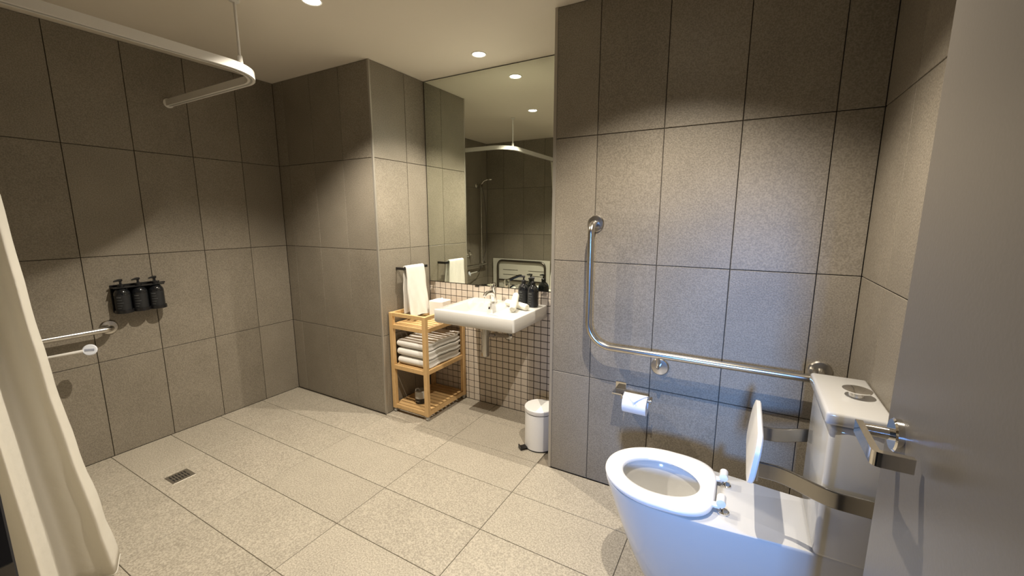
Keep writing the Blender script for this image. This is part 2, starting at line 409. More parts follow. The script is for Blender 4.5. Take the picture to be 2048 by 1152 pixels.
downlight(-0.33, 1.255, 'assumed ceiling downlight above the toilet, just outside the picture', SPOT_W*1.03, (1.0, 0.90, 0.76))  # unseen lamp, assumed from the shadows on the toilet wall

# ------------------------------------------------------------------ door (open, along the right wall)
DX = 0.236
dr = thing('door_1', (DX+0.02, 0.47, 0), 'open grey brown door leaf with lever handle filling the right edge', 'door')
dr['kind'] = 'structure'
G().box(DX, DX+0.04, 0.05, 0.893, 0.012, 2.05, 0.002, 1).build('leaf', 'door', dr)
hz, hy = 1.057, 0.829
hd = G().lathe([(0.0265, 0), (0.0265, -0.008), (0.024, -0.0105)], (DX, hy, hz), 'x').build('handle', 'chrome', dr, label='chrome lever handle')
G().lathe([(0.0095, 0), (0.0095, -0.05)], (DX, hy, hz), 'x', n=18).build('spindle', 'chrome', hd)
lv = [(DX-0.05, hy+0.008, hz), (DX-0.05, hy-0.098, hz), (DX-0.008, hy-0.098, hz)]
G().bar(fillet(lv, 0.006, 4), 0.010, 0.022).build('lever', 'chrome', hd)
G().lathe([(0.0265, 0), (0.0265, 0.009)], (DX+0.04, hy, hz), 'x').build('rear_rose', 'chrome', dr)
for z in (0.25, 1.05, 1.8): G().lathe([(0.007, -0.05), (0.007, 0.05)], (DX+0.01, 0.046, z)).build('hinge', 'satin', dr)

# ------------------------------------------------------------------ toilet
TY = 1.53
toi = thing('toilet', (0.0, TY, 0), 'white back to wall toilet with raised cistern and open seat ring', 'toilet')
def pan_loop(z, n=64):
    t = max(0, min(1, z/0.41))
    xf = -0.230-0.185*t**0.75                 # front tip
    wf_ = 0.105+0.072*t**0.6                  # half width near the front
    wb_ = 0.095+0.042*t**0.6                  # half width at the back
    xb = 0.384; xm = xf+wf_*1.25
    pts = []
    ns = n//4
    for k in range(ns): # near side, back -> front
        s = k/ns; x = xb+(xm-xb)*s; e = s*s*(3-2*s); pts.append((x, TY-(wb_+(wf_-wb_)*e), z))
    for k in range(n-2*ns):
        a = PI*k/(n-2*ns); ca, sa = math.cos(a), math.sin(a)
        pts.append((xm-(xm-xf)*abs(sa)**0.92, TY-wf_*math.copysign(abs(ca)**0.92, ca), z))
    for k in range(ns):
        s = 1-k/ns; x = xb+(xm-xb)*s; e = s*s*(3-2*s); pts.append((x, TY+(wb_+(wf_-wb_)*e), z))
    return pts
zs = [0.0, 0.03, 0.08, 0.14, 0.2, 0.26, 0.31, 0.35, 0.38, 0.4]
loops = [pan_loop(z) for z in zs]
top = pan_loop(0.41); cx, cy = -0.205, TY
shr = lambda lp, d, z: [(cx+(x-cx)*(1-d/max(.05, math.hypot(x-cx, y-cy))), cy+(y-cy)*(1-d/max(.05, math.hypot(x-cx, y-cy))), z) for x, y, _ in lp]
loops.append(shr(top, 0.002, 0.4075)); loops.append(shr(top, 0.007, 0.41))
def inner(a_, b_, z, dx=0):
    out = []
    for x, y, _ in top:
        t = math.atan2((y-cy)/b_, (x-cx)/a_); out.append((cx+dx+a_*math.cos(t), cy+b_*math.sin(t), z))
    return out
loops += [inner(.158, .128, .41), inner(.152, .122, .402), inner(.146, .116, .36), inner(.135, .105, .30), inner(.115, .085, .25, .01), inner(.09, .062, .215, .015)]
G().loft(loops, cap0=True, cap1=True).build('pan', 'ceramic', toi, smooth=40)
G().lathe([(0.098, 0.0), (0.098, 0.002)], (-0.19, TY, 0.235), n=32).build('bowl_water', 'water', toi)
# seat ring
def egg(n=72, grow=0.0):
    pts = []
    for k in range(n):
        t = 2*PI*k/n; c, s = math.cos(t), math.sin(t)
        if c < 0: x = -0.205+(0.213+grow)*c; y = TY+(0.186+grow)*s
        else:
            p = 2/4.4
            x = -0.205+(0.183+grow)*abs(c)**p; y = TY+(0.186+grow)*math.copysign(abs(s)**p, s)*(1-0.13*abs(c)**1.2)
        pts.append((x, y))
    return pts
def hole(n=72):
    pts = []
    for k in range(n):
        t = 2*PI*k/n; c, s = math.cos(t), math.sin(t); pts.append((-0.212+0.137*c, TY+0.110*s))
    return pts
eo, ei = egg(), hole()
prof = [(0.0, .424), (0.0, .430), (.05, .4365), (.16, .440), (.4, .4405), (.7, .438), (.92, .432), (1.0, .424), (.96, .4175), (.6, .416), (.06, .416)]
G().loft([[(a[0]+(b_[0]-a[0])*t, a[1]+(b_[1]-a[1])*t, z) for a, b_ in zip(eo, ei)] for t, z in prof], closed=True)\
    .build('seat', 'seat', toi, smooth=60, label='glossy white open seat ring')
for yy in (1.612, 1.450):
    hg = G().lathe([(0.006, -0.022), (0.0145, -0.020), (0.0145, 0.020), (0.006, 0.022)], (-0.002, yy, 0.452), 'y', n=20).build('seat_hinge', 'seat', toi)
    G().lathe([(0.019, 0), (0.019, 0.006), (0.015, 0.009)], (0.006, yy, 0.41), n=24).lathe([(0.0055, 0.008), (0.0055, 0.038)], (0.002, yy, 0.41), n=14).build('hinge_post', 'chrome', hg)
    G().box(-0.045, -0.004, yy-0.013, yy+0.013, 0.426, 0.436, 0.003).build('hinge_tab', 'seat', hg)
# cistern
ci = G().box(0.246, 0.386, TY-0.155, TY+0.180, 0.412, 0.822, 0.014, 3).build('cistern', 'ceramic', toi)
G().box(0.233, 0.387, TY-0.158, TY+0.190, 0.826, 0.864, 0.009, 3).build('cistern_lid', 'ceramic', ci)
G().lathe([(0.0, 0.0), (0.020, 0.0), (0.019, 0.012), (0.036, 0.019), (0.037, 0.022), (0.030, 0.0245), (0.0, 0.0255)], (0.328, TY+0.01, 0.864), n=36).build('flush_button', 'chrome', ci)
# backrest
bk = thing('backrest_support', (0.38, TY, 0.58), 'white padded backrest on two flat steel arms around the cistern', 'backrest')
pg = G(); lo_ = []
def pad_loop(x, ins):
    return [(x, p[0], p[1]) for p in [(q[0], q[1]) for q in rrect(TY-0.18+ins, TY+0.185-ins, 0.578+ins, 0.745-ins, 0.055, 0, 8)]]
pg.loft([pad_loop(0.068, 0.006), pad_loop(0.066, 0.014), pad_loop(0.070, 0.0), pad_loop(0.082, 0.0), pad_loop(0.086, 0.004)][1:])
pg.rot((0.076, TY, 0.66), 'Y', 6).build('pad', 'white_plastic', bk)
ny = TY-0.19; fy = TY+0.205
sm = lambda a, b_, t: a+(b_-a)*(t*t*(3-2*t))
G().flat_arm([(0.088+0.298*t, sm(TY-0.125, ny, min(1, max(0, t*1.9-.25))), 0.625) for t in [k/20 for k in range(21)]], 0.010, 0.052).build('bracket_arm', 'arm_steel', bk)
G().flat_arm([(0.088+0.298*t, sm(TY+0.14, fy, min(1, max(0, t*1.9-.25))), 0.625) for t in [k/20 for k in range(21)]], 0.010, 0.052).build('bracket_arm', 'arm_steel', bk)
for y in (TY-0.125, TY+0.14): G().box(0.0845, 0.0905, y-0.03, y+0.03, 0.60, 0.65, 0.001, 1).build('mount_plate', 'steel', bk)
for y in (ny, fy): G().box(0.382, 0.388, y-0.03, y+0.03, 0.59, 0.66, 0.001, 1).build('wall_plate', 'steel', bk)

# ------------------------------------------------------------------ grab rail beside the toilet
gr = thing('grab_rail', (-0.645, YT, 0.70), 'long stainless grab rail, upright then running level to the cistern', 'grab rail')
ro_ = 0.07; RT = 0.016
path = fillet([(-0.648, YT-0.004, 1.368), (-0.647, YT-ro_, 1.368), (-0.645, YT-ro_, 0.775), (0.300, YT-ro_, 0.775), (0.300, YT-0.004, 0.790)], [0.045, 0.115, 0.05], 10)
G().tube(path, RT, 16).build('tube', 'steel', gr)
def flange(c, axis, sgn, parent, r=0.042):
    return G().lathe([(r, 0), (r, sgn*0.003), (r-0.005, sgn*0.009), (0.018, sgn*0.011)], c, axis, n=28).build('wall_flange', 'steel', parent)
flange((-0.648, YT, 1.368), 'y', -1, gr); flange((0.300, YT, 0.790), 'y', -1, gr); flange((-0.31, YT, 0.698), 'y', -1, gr)
G().tube(fillet([(-0.31, YT-0.006, 0.705), (-0.31, YT-ro_, 0.707), (-0.31, YT-ro_, 0.765)], 0.03, 6), 0.0085, 12).build('support_stem', 'steel', gr)

# ------------------------------------------------------------------ toilet paper
th = thing('paper_holder', (-0.43, YT, 0.53), 'chrome toilet paper holder on the tiles under the grab rail', 'paper holder')
G().box(-0.515, -0.462, YT-0.008, YT, 0.552, 0.588, 0.002, 1).build('back_plate', 'chrome', th)
G().box(-0.515, -0.462, YT-0.075, YT-0.006, 0.545, 0.552, 0.0015, 1).build('arm', 'steel', th)
G().tube([(-0.468, YT-0.066, 0.540), (-0.33, YT-0.066, 0.540)], 0.007, 12).build('spindle', 'steel', th)
G().box(-0.470, -0.462, YT-0.078, YT-0.058, 0.531, 0.552, 0.0015, 1).build('spindle_bracket', 'steel', th)
G().lathe([(0.011, 0), (0.011, 0.006)], (-0.334, YT-0.066, 0.540), 'x', n=18).build('end_cap', 'steel', th)
tp = thing('toilet_roll', (-0.40, YT-0.066, 0.515), 'white toilet roll with its end folded to a point', 'toilet roll')
rc = (0, YT-0.066, 0.515)
G().loft([[(x, rc[1]+r*math.cos(2*PI*k/40), rc[2]+r*math.sin(2*PI*k/40)+dz) for k in range(40)] for x, r, dz in
          [(-0.455, 0.046, 0), (-0.345, 0.046, 0), (-0.345, 0.021, 0.004), (-0.455, 0.021, 0.004)]], closed=True).build('paper_roll', 'paper', tp, smooth=50)
# loose sheet over the front, folded to a V
nx = 12
vs_, fs_ = [], []
for i in range(nx+1):
    u = i/nx; x = -0.4555+0.111*u; tip = 1-abs(2*u-1)
    for k in range(9):
        s = k/8; a = math.radians(75+s*(22+58*tip))        # 90 = top, 180 = towards the room (-y)
        rr = 0.0475+0.0080*s*(.35+.65*tip)
        vs_.append((x, rc[1]+rr*math.cos(a), rc[2]+rr*math.sin(a)))
for i in range(nx):
    for k in range(8): fs_.append((i*9+k, i*9+k+1, (i+1)*9+k+1, (i+1)*9+k))
so = G().add(vs_, fs_).build('folded_sheet', 'paper', tp, smooth=60)
sd = so.modifiers.new('solid', 'SOLIDIFY'); sd.thickness = 0.0008

# ------------------------------------------------------------------ basin, tap, trap
ba = thing('wall_basin', (-1.436, YM, 0.724), 'white rectangular wall hung basin below the mirror', 'basin')
bx0, bx1, by0, by1 = -1.735, -1.137, 2.045, YM
L_ = [rrect(bx0+.012, bx1-.012, by0+.012, by1, .01, .722), rrect(bx0, bx1, by0, by1, .012, .733), rrect(bx0, bx1, by0, by1, .012, .808), rrect(bx0+.003, bx1-.003, by0+.003, by1, .012, .812),
      rrect(-1.672, -1.330, 2.083, 2.362, .028, .812), rrect(-1.669, -1.333, 2.086, 2.359, .03, .806), rrect(-1.655, -1.347, 2.10, 2.348, .035, .752), rrect(-1.63, -1.372, 2.125, 2.325, .04, .742)]
G().loft(L_).build('bowl', 'ceramic', ba, smooth=50)
G().lathe([(0.012, 0), (0.012, -0.004), (0.0075, -0.005), (0.0075, -0.001)], (-1.50, 2.3545, 0.782), 'y', n=22).build('overflow_ring', 'chrome', ba)
G().lathe([(0.0075, 0), (0.0075, -0.0015)], (-1.50, 2.3545, 0.782), 'y', n=18).build('overflow_hole', 'black', ba)
G().lathe([(0.021, 0), (0.021, 0.003), (0.017, 0.005), (0.0, 0.0055)], (-1.50, 2.225, 0.7425), n=24).build('waste', 'chrome', ba)
tx, ty = -1.503, 2.418
tpn = thing('basin_tap', (tx, ty, 0.812), 'chrome mixer tap with raised lever on the basin ledge', 'tap')
G().lathe([(0.025, 0), (0.025, 0.004), (0.022, 0.008)], (tx, ty, 0.812), n=26).build('base', 'chrome', tpn)
G().tube([(tx, ty, 0.818), (tx, ty-0.004, 0.85), (tx, ty-0.008, 0.88), (tx, ty-0.010, 0.925)], .02, 22, radii=[.0225, .021, .0205, .021]).build('body', 'chrome', tpn)
G().tube([(tx, ty-0.012, 0.872), (tx, ty-0.045, 0.889), (tx, ty-0.085, 0.893), (tx, ty-0.115, 0.886), (tx, ty-0.121, 0.875)], .012, 18, radii=[.017, .015, .0135, .0125, .0115]).build('spout', 'chrome', tpn)
lvh = G().lathe([(0.0215, 0), (0.0222, 0.018), (0.018, 0.027), (0.0, 0.030)], (tx, ty-0.010, 0.924), n=26).build('lever', 'chrome', tpn)
G().bar([(tx, ty-0.012, 0.940), (tx, ty-0.06, 0.946), (tx, ty-0.11, 0.951), (tx, ty-0.215, 0.957)], 0.024, 0.011).build('lever_blade', 'chrome', lvh)
tr_ = thing('bottle_trap', (-1.495, 2.30, 0.44), 'chrome bottle trap and waste pipe hanging under the basin', 'trap')
px_, py_ = -1.502, 2.30
G().lathe([(0.022, .455), (0.0275, .462), (0.0275, .615), (0.031, .617), (0.031, .652), (0.027, .655)], (px_, py_, 0), n=26).build('cup', 'trap', tr_)
G().lathe([(0.018, .652), (0.018, .722)], (px_, py_, 0), n=20).build('tail_pipe', 'chrome', tr_)
G().tube([(px_+.005, py_+.015, .604), (px_+.020, py_+.07, .592), (px_+.06, YM-0.004, .556)], .0155, 16).build('outlet_pipe', 'trap', tr_)
G().tube([(px_+.020, py_+.07, .592), (px_+.028, py_+.105, .584)], .0205, 18).build('union_nut', 'trap', tr_)
G().lathe([(0.034, 0), (0.034, -0.004), (0.02, -0.014)], (px_+.06, YM, .556), 'y', n=24).build('wall_flange', 'trap', tr_)

# ------------------------------------------------------------------ pump bottles and rolled cloths on the basin
def pump(root, x, y, z, h, r, turn, aim, prints=5):
    s = h/0.2
    bd = G().lathe([(r*.92, 0), (r, .004*s), (r, .108*s), (r*.93, .122*s), (r*.66, .138*s), (.0125, .147*s), (.0125, .153*s)], (x, y, z), n=30).build('bottle_body', 'bottle', root)
    n = 14
    vs, fs = [], []
    for i in range(n+1):
        a = math.radians(turn-62+124*i/n)
        for zz in (.012*s, .104*s): vs.append((x+(r+.0006)*math.cos(a), y+(r+.0006)*math.sin(a), z+zz))
    for i in range(n): fs.append((2*i, 2*i+2, 2*i+3, 2*i+1))
    G().add(vs, fs).build('paper_label', 'label', bd)
    pr = G(); rnd = random.Random(int(x*1000))
    for k in range(prints):
        zz = z+(.090-.0165*k)*s; wdt = rnd.uniform(22, 46) if k else 34; hh = (.0022 if k else .004)*s
        vs, fs = [], []
        for i in range(7):
            a = math.radians(turn-38+wdt*i/6)
            vs += [(x+(r+.0011)*math.cos(a), y+(r+.0011)*math.sin(a), zz), (x+(r+.0011)*math.cos(a), y+(r+.0011)*math.sin(a), zz+hh)]
        for i in range(6): fs.append((2*i, 2*i+2, 2*i+3, 2*i+1))
        pr.add(vs, fs)
    pr.build('label_print', 'print', bd)
    pm = G().lathe([(.0155, .150*s), (.0155, .166*s), (.012, .169*s), (.0055, .170*s), (.0055, .186*s)], (x, y, z), n=20).build('pump', 'black', root)
    a = math.radians(aim)
    G().tube([(x-.008*math.cos(a), y-.008*math.sin(a), z+.192*s), (x+.01*math.cos(a), y+.01*math.sin(a), z+.193*s), (x+.034*math.cos(a), y+.034*math.sin(a), z+.189*s)], .005, 10, radii=[.0075, .007, .0035]).build('nozzle', 'black', pm)
b1 = thing('soap_bottle', (-1.203, 2.425, 0.812), 'black pump bottle nearest the tiled wall corner on the basin', 'bottle', 'pump bottles on the basin')
pump(b1, -1.203, 2.425, 0.8125, 0.2, 0.037, 285, 196)
b2 = thing('soap_bottle', (-1.288, 2.452, 0.812), 'black pump bottle standing behind the rolled cloths, nearer the tap', 'bottle', 'pump bottles on the basin')
pump(b2, -1.288, 2.452, 0.8125, 0.2, 0.037, 285, 190)
def cloth_roll(name, a, b_, r, label):
    a, b_ = Vector(a), Vector(b_); ax = (b_-a).normalized(); L0 = (b_-a).length
    t = thing(name, tuple(a), label, 'towel', 'rolled cloths on the basin')
    sd_ = ax.cross(Vector((0, 0, 1))).normalized(); up = sd_.cross(ax)
    # spiral outline extruded: outer surface plus a visible spiral lip at each end
    prof = [(0, .80), (.003, .93), (.010, 1.0), (.5*L0, 1.03), (L0-.010, 1.0), (L0-.003, .93), (L0, .80)]
    rd = random.Random(len(label)); ph_ = [rd.uniform(0, 6) for _ in range(3)]
    loops = []
    for s, k in prof:
        lp = []
        for j in range(36):
            th_ = 2*PI*j/36
            rr = r*k*(1+.03*math.sin(2*th_+ph_[0])+.02*math.sin(5*th_+ph_[1])+.015*math.sin(3*th_+s*60))
            lp.append(a+ax*s+sd_*rr*math.cos(th_)+up*rr*math.sin(th_))
        loops.append(lp)
    G().loft(loops).build('cloth', 'roll', t, smooth=60)
    for s in (0.0, L0):
        sp = G()
        pts = [a+ax*s+(sd_*math.cos(q)+up*math.sin(q))*(r*(.12+.72*q/(5*PI))) for q in [k*5*PI/50 for k in range(51)]]
        sp.tube(pts, .0028, 6).build('spiral_edge', 'roll', t, smooth=60)
cloth_roll('rolled_cloth', (-1.178, 2.290, 0.8345), (-1.372, 2.372, 0.8345), .021, 'cream rolled face cloth lying flat on the basin, under the other roll')
cloth_roll('rolled_cloth', (-1.232, 2.198, 0.834), (-1.292, 2.355, 0.893), .0215, 'cream rolled face cloth propped at a slant across another roll')

# ------------------------------------------------------------------ bamboo trolley
X0, X1, Y0, Y1 = -2.148, -1.818, 2.052, 2.503
tl = thing('shelf_trolley', ((X0+X1)/2, (Y0+Y1)/2, 0), 'bamboo shelf trolley with three slatted tiers beside the basin', 'trolley')
P_ = 0.03
for x in (X0, X1-P_):
    for y in (Y0, Y1-P_): G().box(x, x+P_, y, y+P_, 0.032, 0.742, 0.002, 1).build('leg', 'wood', tl)
def rails(z0, z1, parent, name):
    for y in (Y0+.004, Y1-.004-.018): G().box(X0+P_, X1-P_, y, y+.018, z0, z1, 0.0015, 1).build(name, 'wood', parent)
    for x in (X0+.004, X1-.004-.018): G().box(x, x+.018, Y0+P_, Y1-P_, z0, z1, 0.0015, 1).build(name, 'wood', parent)
rails(0.716, 0.742, tl, 'top_rail')
for zt in (0.657, 0.361, 0.063):
    rails(zt-0.030, zt, tl, 'shelf_rail')
    ns = 9; yy0, yy1 = Y0+.026, Y1-.026; st = (yy1-yy0)/ns
    for k in range(ns):
        y = yy0+st*k+.006
        G().box(X0+.022, X1-.022, y, y+st-.013, zt-.012, zt-.002, 0.001, 1).build('slat', 'wood', tl)
for x in (X0+.015, X1-.015):
    for y in (Y0+.015, Y1-.015):
        cs = G().box(x-.010, x+.010, y-.010, y+.010, .022, .033, .002, 1).build('castor', 'satin', tl)
        G().lathe([(.009, -.008), (.0125, -.006), (.0125, .006), (.009, .008)], (x, y, .0135), 'x', n=20).build('wheel', 'grey_plastic', cs)
# tissue box
tb = thing('tissue_box', (-1.957, 2.385, 0.656), 'small white cube tissue box on the top tier of the trolley', 'tissue box')
bxo = G()
tz0, tz1 = 0.656, 0.789; ta, tb2, tc_, td = -2.021, -1.894, 2.322, 2.450
ell = lambda a, b_, z, n=24: [(-1.9575+a*math.cos(2*PI*(k+.5)/n), 2.386+b_*math.sin(2*PI*(k+.5)/n), z) for k in range(n)]
sq = []
for k in range(24):
    t = 2*PI*(k+.5)/24; c, s = math.cos(t), math.sin(t); m_ = max(abs(c), abs(s)); sq.append((-1.9575+.0635*c/m_, 2.386+.064*s/m_))
bxo.loft([[(x, y, tz0) for x, y in sq], [(x, y, tz1-.001) for x, y in sq], [(-1.9575+(x+1.9575)*.985, 2.386+(y-2.386)*.985, tz1) for x, y in sq], ell(.040, .022, tz1), ell(.038, .020, tz1-.02)])
bxo.build('box', 'tissue', tb, smooth=25)
ts = G(); vs_, fs_ = [], []
for i in range(11):
    for k in range(6):
        u, v_ = i/10-.5, k/5
        vs_.append((-1.9575+.055*u+.006*math.sin(7*v_+3*u), 2.386+.014*math.sin(6*u+1)*(1-.4*v_)+.008*(v_-.5), tz1-.018+.034*v_*(1-1.6*u*u)+.004*math.sin(9*u)))
for i in range(10):
    for k in range(5): fs_.append((i*6+k, i*6+k+1, (i+1)*6+k+1, (i+1)*6+k))
tso = ts.add(vs_, fs_).build('tissue', 'paper', tb, smooth=60)
tso.modifiers.new('solid', 'SOLIDIFY').thickness = 0.0008

# folded towels on the middle tier
def folded_towel(z0, th_, x0, x1, y0, y1, seed, label, lift=0.0):
    t = thing('folded_towel', ((x0+x1)/2, (y0+y1)/2, z0), label, 'towel', 'folded towels on the trolley')
    rd = random.Random(5); p1, p2, p3 = [rd.uniform(0, 6) for _ in range(3)]
    half = th_/2
    def wav(x, y):
        s = (y-y0)/(y1-y0)
        return (.0040*math.sin(9*s+p1)+.0025*math.sin(17*s+p2+8*x))*min(1, s*3)+lift*s*s
    def sheet(r_out, thick, yfront, yback, zc):
        """U shaped folded layer: bottom run, rounded front, top run"""
        out, inn = [], []
        for k in range(13): s = k/12; out.append((yback+(yfront+r_out-yback)*s, zc-r_out)); inn.append((yback+(yfront+r_out-yback)*s, zc-r_out+thick))
        for k in range(1, 9): a = -PI/2-PI*k/9; out.append((yfront+r_out+r_out*math.cos(a), zc+r_out*math.sin(a))); inn.append((yfront+r_out+(r_out-thick)*math.cos(a), zc+(r_out-thick)*math.sin(a)))
        for k in range(13): s = 1-k/12; out.append((yback+(yfront+r_out-yback)*s, zc+r_out)); inn.append((yback+(yfront+r_out-yback)*s, zc+r_out-thick))
        return out+inn[::-1]
    for n, (r_, thick, yf_, yb_) in enumerate([(half, .0125, y0, y1), (half-.0135, half-.0140, y0+.013, y1-.012)]):
        if r_ <= .004: continue
        sec = sheet(r_, min(thick, r_-.0006), yf_, yb_, z0+half)
        loops = []
        for i in range(13):
            u = i/12; x = x0+(x1-x0)*u
            e = -.006*n-(.004*(abs(2*u-1)**6))
            x_ = x+(e if u > .5 else -e)*abs(2*u-1)
            k_ = 1-.10*abs(2*u-1)**8
            loops.append([(x_, y, z0+half+(z-z0-half)*k_+wav(x, y)) for y, z in sec])
        G().loft(loops).build('outer_fold' if n == 0 else 'inner_fold', 'towel', t, smooth=70)
folded_towel(0.3655, .056, -2.112, -1.834, 2.085, 2.462, 1, 'white folded towel at the bottom of the stack on the trolley')
folded_towel(0.4275, .056, -2.116, -1.831, 2.084, 2.460, 2, 'white folded towel in the middle of the stack on the trolley')
folded_towel(0.4885, .052, -2.118, -1.835, 2.085, 2.458, 3, 'white folded towel striped by slat shadows, topmost of its stack', lift=.006)

# canister on the bottom tier
cn = thing('canister', (-1.985, 2.17, 0.061), 'small two tone grey and black canister on the lowest trolley tier', 'canister')
G().lathe([(.036, 0), (.041, .006), (.0415, .040)], (-1.985, 2.17, .0615), n=30).build('base', 'black', cn)
G().lathe([(.0415, .0402), (.041, .090), (.038, .094), (.034, .094), (.034, .082)], (-1.985, 2.17, .0615), n=30).build('cup', 'grey_plastic', cn)
G().tube([(-2.014, 2.15, .148), (-2.014, 2.155, .166), (-1.995, 2.16, .170), (-1.985, 2.165, .150)], .004, 10).build('loop', 'grey_plastic', cn)
G().tube([(-1.985+.0425*math.cos(math.radians(a)), 2.17+.0425*math.sin(math.radians(a)), .0835) for a in range(228, 300, 6)], .0022, 8).build('clip', 'chrome', cn)

# ------------------------------------------------------------------ towel rail and hand towel on the niche side
rl = thing('towel_rail', (XP, 2.28, 1.04), 'dark square towel rail on the narrow tiled side of the niche', 'towel rail')
rx, rz = XP+0.07, 1.040
G().box(rx-.007, rx+.007, 2.150, 2.400, rz-.009, rz+.009, .001, 1).build('bar', 'dark_metal', rl)
for y in (2.150, 2.386): G().box(XP, rx-.007, y, y+.014, rz-.009, rz+.009, .001, 1).build('bracket', 'dark_metal', rl)
tw = thing('hand_towel', (rx, 2.27, 0.69), 'white hand towel hanging over the dark towel rail', 'towel')
sec = []
nz = 16
def towel_sec(off):
    pts = []
    for k in range(nz): # front hang, bottom to top
        s = k/(nz-1); pts.append((rx+.0175+off+.030*(1-s)**1.3, 0.690+(rz-.690+.004)*s, s))
    for k in range(1, 8):
        a = PI*k/8; pts.append((rx+(.0175+off)*math.cos(a), rz+.004+(.0175+off)*math.sin(a), 1))
    for k in range(nz):
        s = 1-k/(nz-1); pts.append((rx-.0175-off-.004*(1-s), 0.715+(rz+.004-.715)*s, s))
    return pts
so_, si_ = towel_sec(.0), towel_sec(-.0075)
loops = []
for i in range(25):
    u = i/24; lp = []
    for (x, z, s) in so_+si_[::-1]:
        d = 1-s
        y0_, y1_ = 2.166-.0*d, 2.352+.034*d
        y = y0_+(y1_-y0_)*u
        wv = (.005*math.sin(9*u+1.2)+.003*math.sin(19*u+4*z*5))*(.25+d)
        e = -.010*(abs(2*u-1)**5)*d
        lp.append((x+wv+e, y+.002*math.sin(z*40), z+.010*d*d*math.sin(3*u)-.006*u*d))
    loops.append(lp)
G().loft(loops).build('cloth', 'towel', tw, smooth=60)

# ------------------------------------------------------------------ pedal bin
bcx, bcy, br = -1.019, 2.163, 0.094
bn = thing('pedal_bin', (bcx, bcy, 0), 'white round pedal bin in the niche beside the tiled corner', 'bin')
G().lathe([(br-.004, .0), (br-.002, .008)], (bcx, bcy, .0005), n=40).build('base_ring', 'black', bn)
G().lathe([(br-.003, .008), (br-.003, .232)], (bcx, bcy, 0), n=40).build('body', 'white_enamel', bn)
G().lathe([(br-.004, .233), (br-.004, .2365)], (bcx, bcy, 0), n=40).build('gasket', 'black', bn)
G().lathe([(br-.001, .237), (br, .239), (br, .260), (br-.004, .264), (0.0, .268)], (bcx, bcy, 0), n=40).build('lid', 'white_enamel', bn)
pa = math.radians(232)
pdx, pdy = math.cos(pa), math.sin(pa)
g = G().box(-.02, .02, 0, .046, .012, .018, .002, 1).box(-.02, .02, .040, .046, .005, .030, .002, 1)
g.rot((0, 0, 0), 'Z', 232-90); g.v = [(x+bcx+pdx*(br-.004), y+bcy+pdy*(br-.004), z) for x, y, z in g.v]
g.build('pedal', 'black', bn)

# ------------------------------------------------------------------ shower: drain
dn = thing('floor_drain', (-2.595, 0.913, 0), 'square steel floor waste set in the shower floor', 'drain')
G().box(*DR, -0.004, 0.0012, .0006, 1).build('frame', 'satin', dn)
for j in range(2):
    for k in range(6):
        y = 0.873+.0135*k; x = -2.632+.038*j
        G().box(x, x+.030, y, y+.0065, .0010, .0016).build('slot', 'black', dn)
# curtain track
TZ = 2.088; TX = -2.122; TYY = 1.322
tk = thing('curtain_track', (TX, 1.2, TZ), 'white curved shower curtain track hung from the ceiling', 'curtain track')
tp_ = fillet([(XL, TYY, TZ), (TX, TYY, TZ), (TX, YF, TZ)], 0.20, 16)
tp_ = tp_[:1]+[tp_[0].lerp(tp_[1], k/6) for k in range(1, 6)]+tp_[1:]
G().bar(tp_, 0.034, 0.036).build('rail', 'white_plastic', tk)
G().bar([Vector((p[0], p[1], TZ-.0185)) for p in tp_], 0.010, 0.0012).build('slot', 'grey_plastic', tk)
rp = (TX-.012, 1.200)
G().tube([(rp[0], rp[1], TZ+.018), (rp[0], rp[1], ZC)], .006, 12).build('drop_rod', 'white_plastic', tk)
G().lathe([(.009, TZ+.016), (.012, TZ+.022), (.011, TZ+.05), (.007, TZ+.055)], (rp[0], rp[1], 0), n=18).build('rod_socket', 'white_plastic', tk)
G().lathe([(.022, ZC), (.022, ZC-.006), (.010, ZC-.010)], (rp[0], rp[1], 0), n=20).build('ceiling_flange', 'white_plastic', tk)
G().lathe([(.028, 0), (.028, .005), (.020, .008)], (XL, TYY, TZ), 'x', n=22).build('wall_flange', 'white_plastic', tk)
G().lathe([(.028, 0), (.028, .005), (.020, .008)], (TX, YF, TZ), 'y', n=22).build('wall_flange', 'white_plastic', tk)
# curtain
cu = thing('shower_curtain', (TX, 0.25, 0.02), 'white shower curtain gathered at the left edge of the picture', 'curtain')
NU, NV = 150, 44
EDGE = [(2.052, -2.118, .295), (1.48, -2.040, .372), (1.12, -2.038, .390), (.83, -2.040, .411), (.55, -2.045, .440), (.33, -2.060, .471), (.056, -2.092, .507)]
def edge_at(z):                      # free edge of the cloth: height, x, y
    for (z0, x0, y0), (z1, x1, y1) in zip(EDGE, EDGE[1:]):
        if z >= z1-1e-6:
            t = (z0-z)/(z0-z1); return x0+(x1-x0)*t, y0+(y1-y0)*t
    return EDGE[-1][1:]
vs_, fs_ = [], []
for j in range(NV+1):
    q = j/NV; z = 2.052-(2.052-.056)*q
    xe, ye = edge_at(z)
    for i in range(NU+1):
        u = i/NU
        y = 0.095+(ye-0.095)*u
        ph_ = PI-2*PI*2.3*(1-u)-.5*math.sin(q*2.0)*(1-u)
        A = (.022+.040*q)*(1-.35*(1-u))
        x = xe+.22*(lambda t: t*t*(3-2*t))(min(1, q*1.35))*(1-u)+A*math.sin(ph_)+(.004+.008*q)*math.sin(2.7*ph_+2.0+q*1.5)*(1-u**8)
        y += .010*math.cos(ph_)*(1-u**6)
        e = max(0, (u-.80)/.20)
        x += e*q*q*(.005*math.sin(q*60+u*20)+.003*math.sin(q*113+3))
        y += e*q*.002*math.sin(q*47)
        vs_.append((x, y, z-.010*q**6*(1-e)+.004*q*q*math.sin(ph_*.7)))
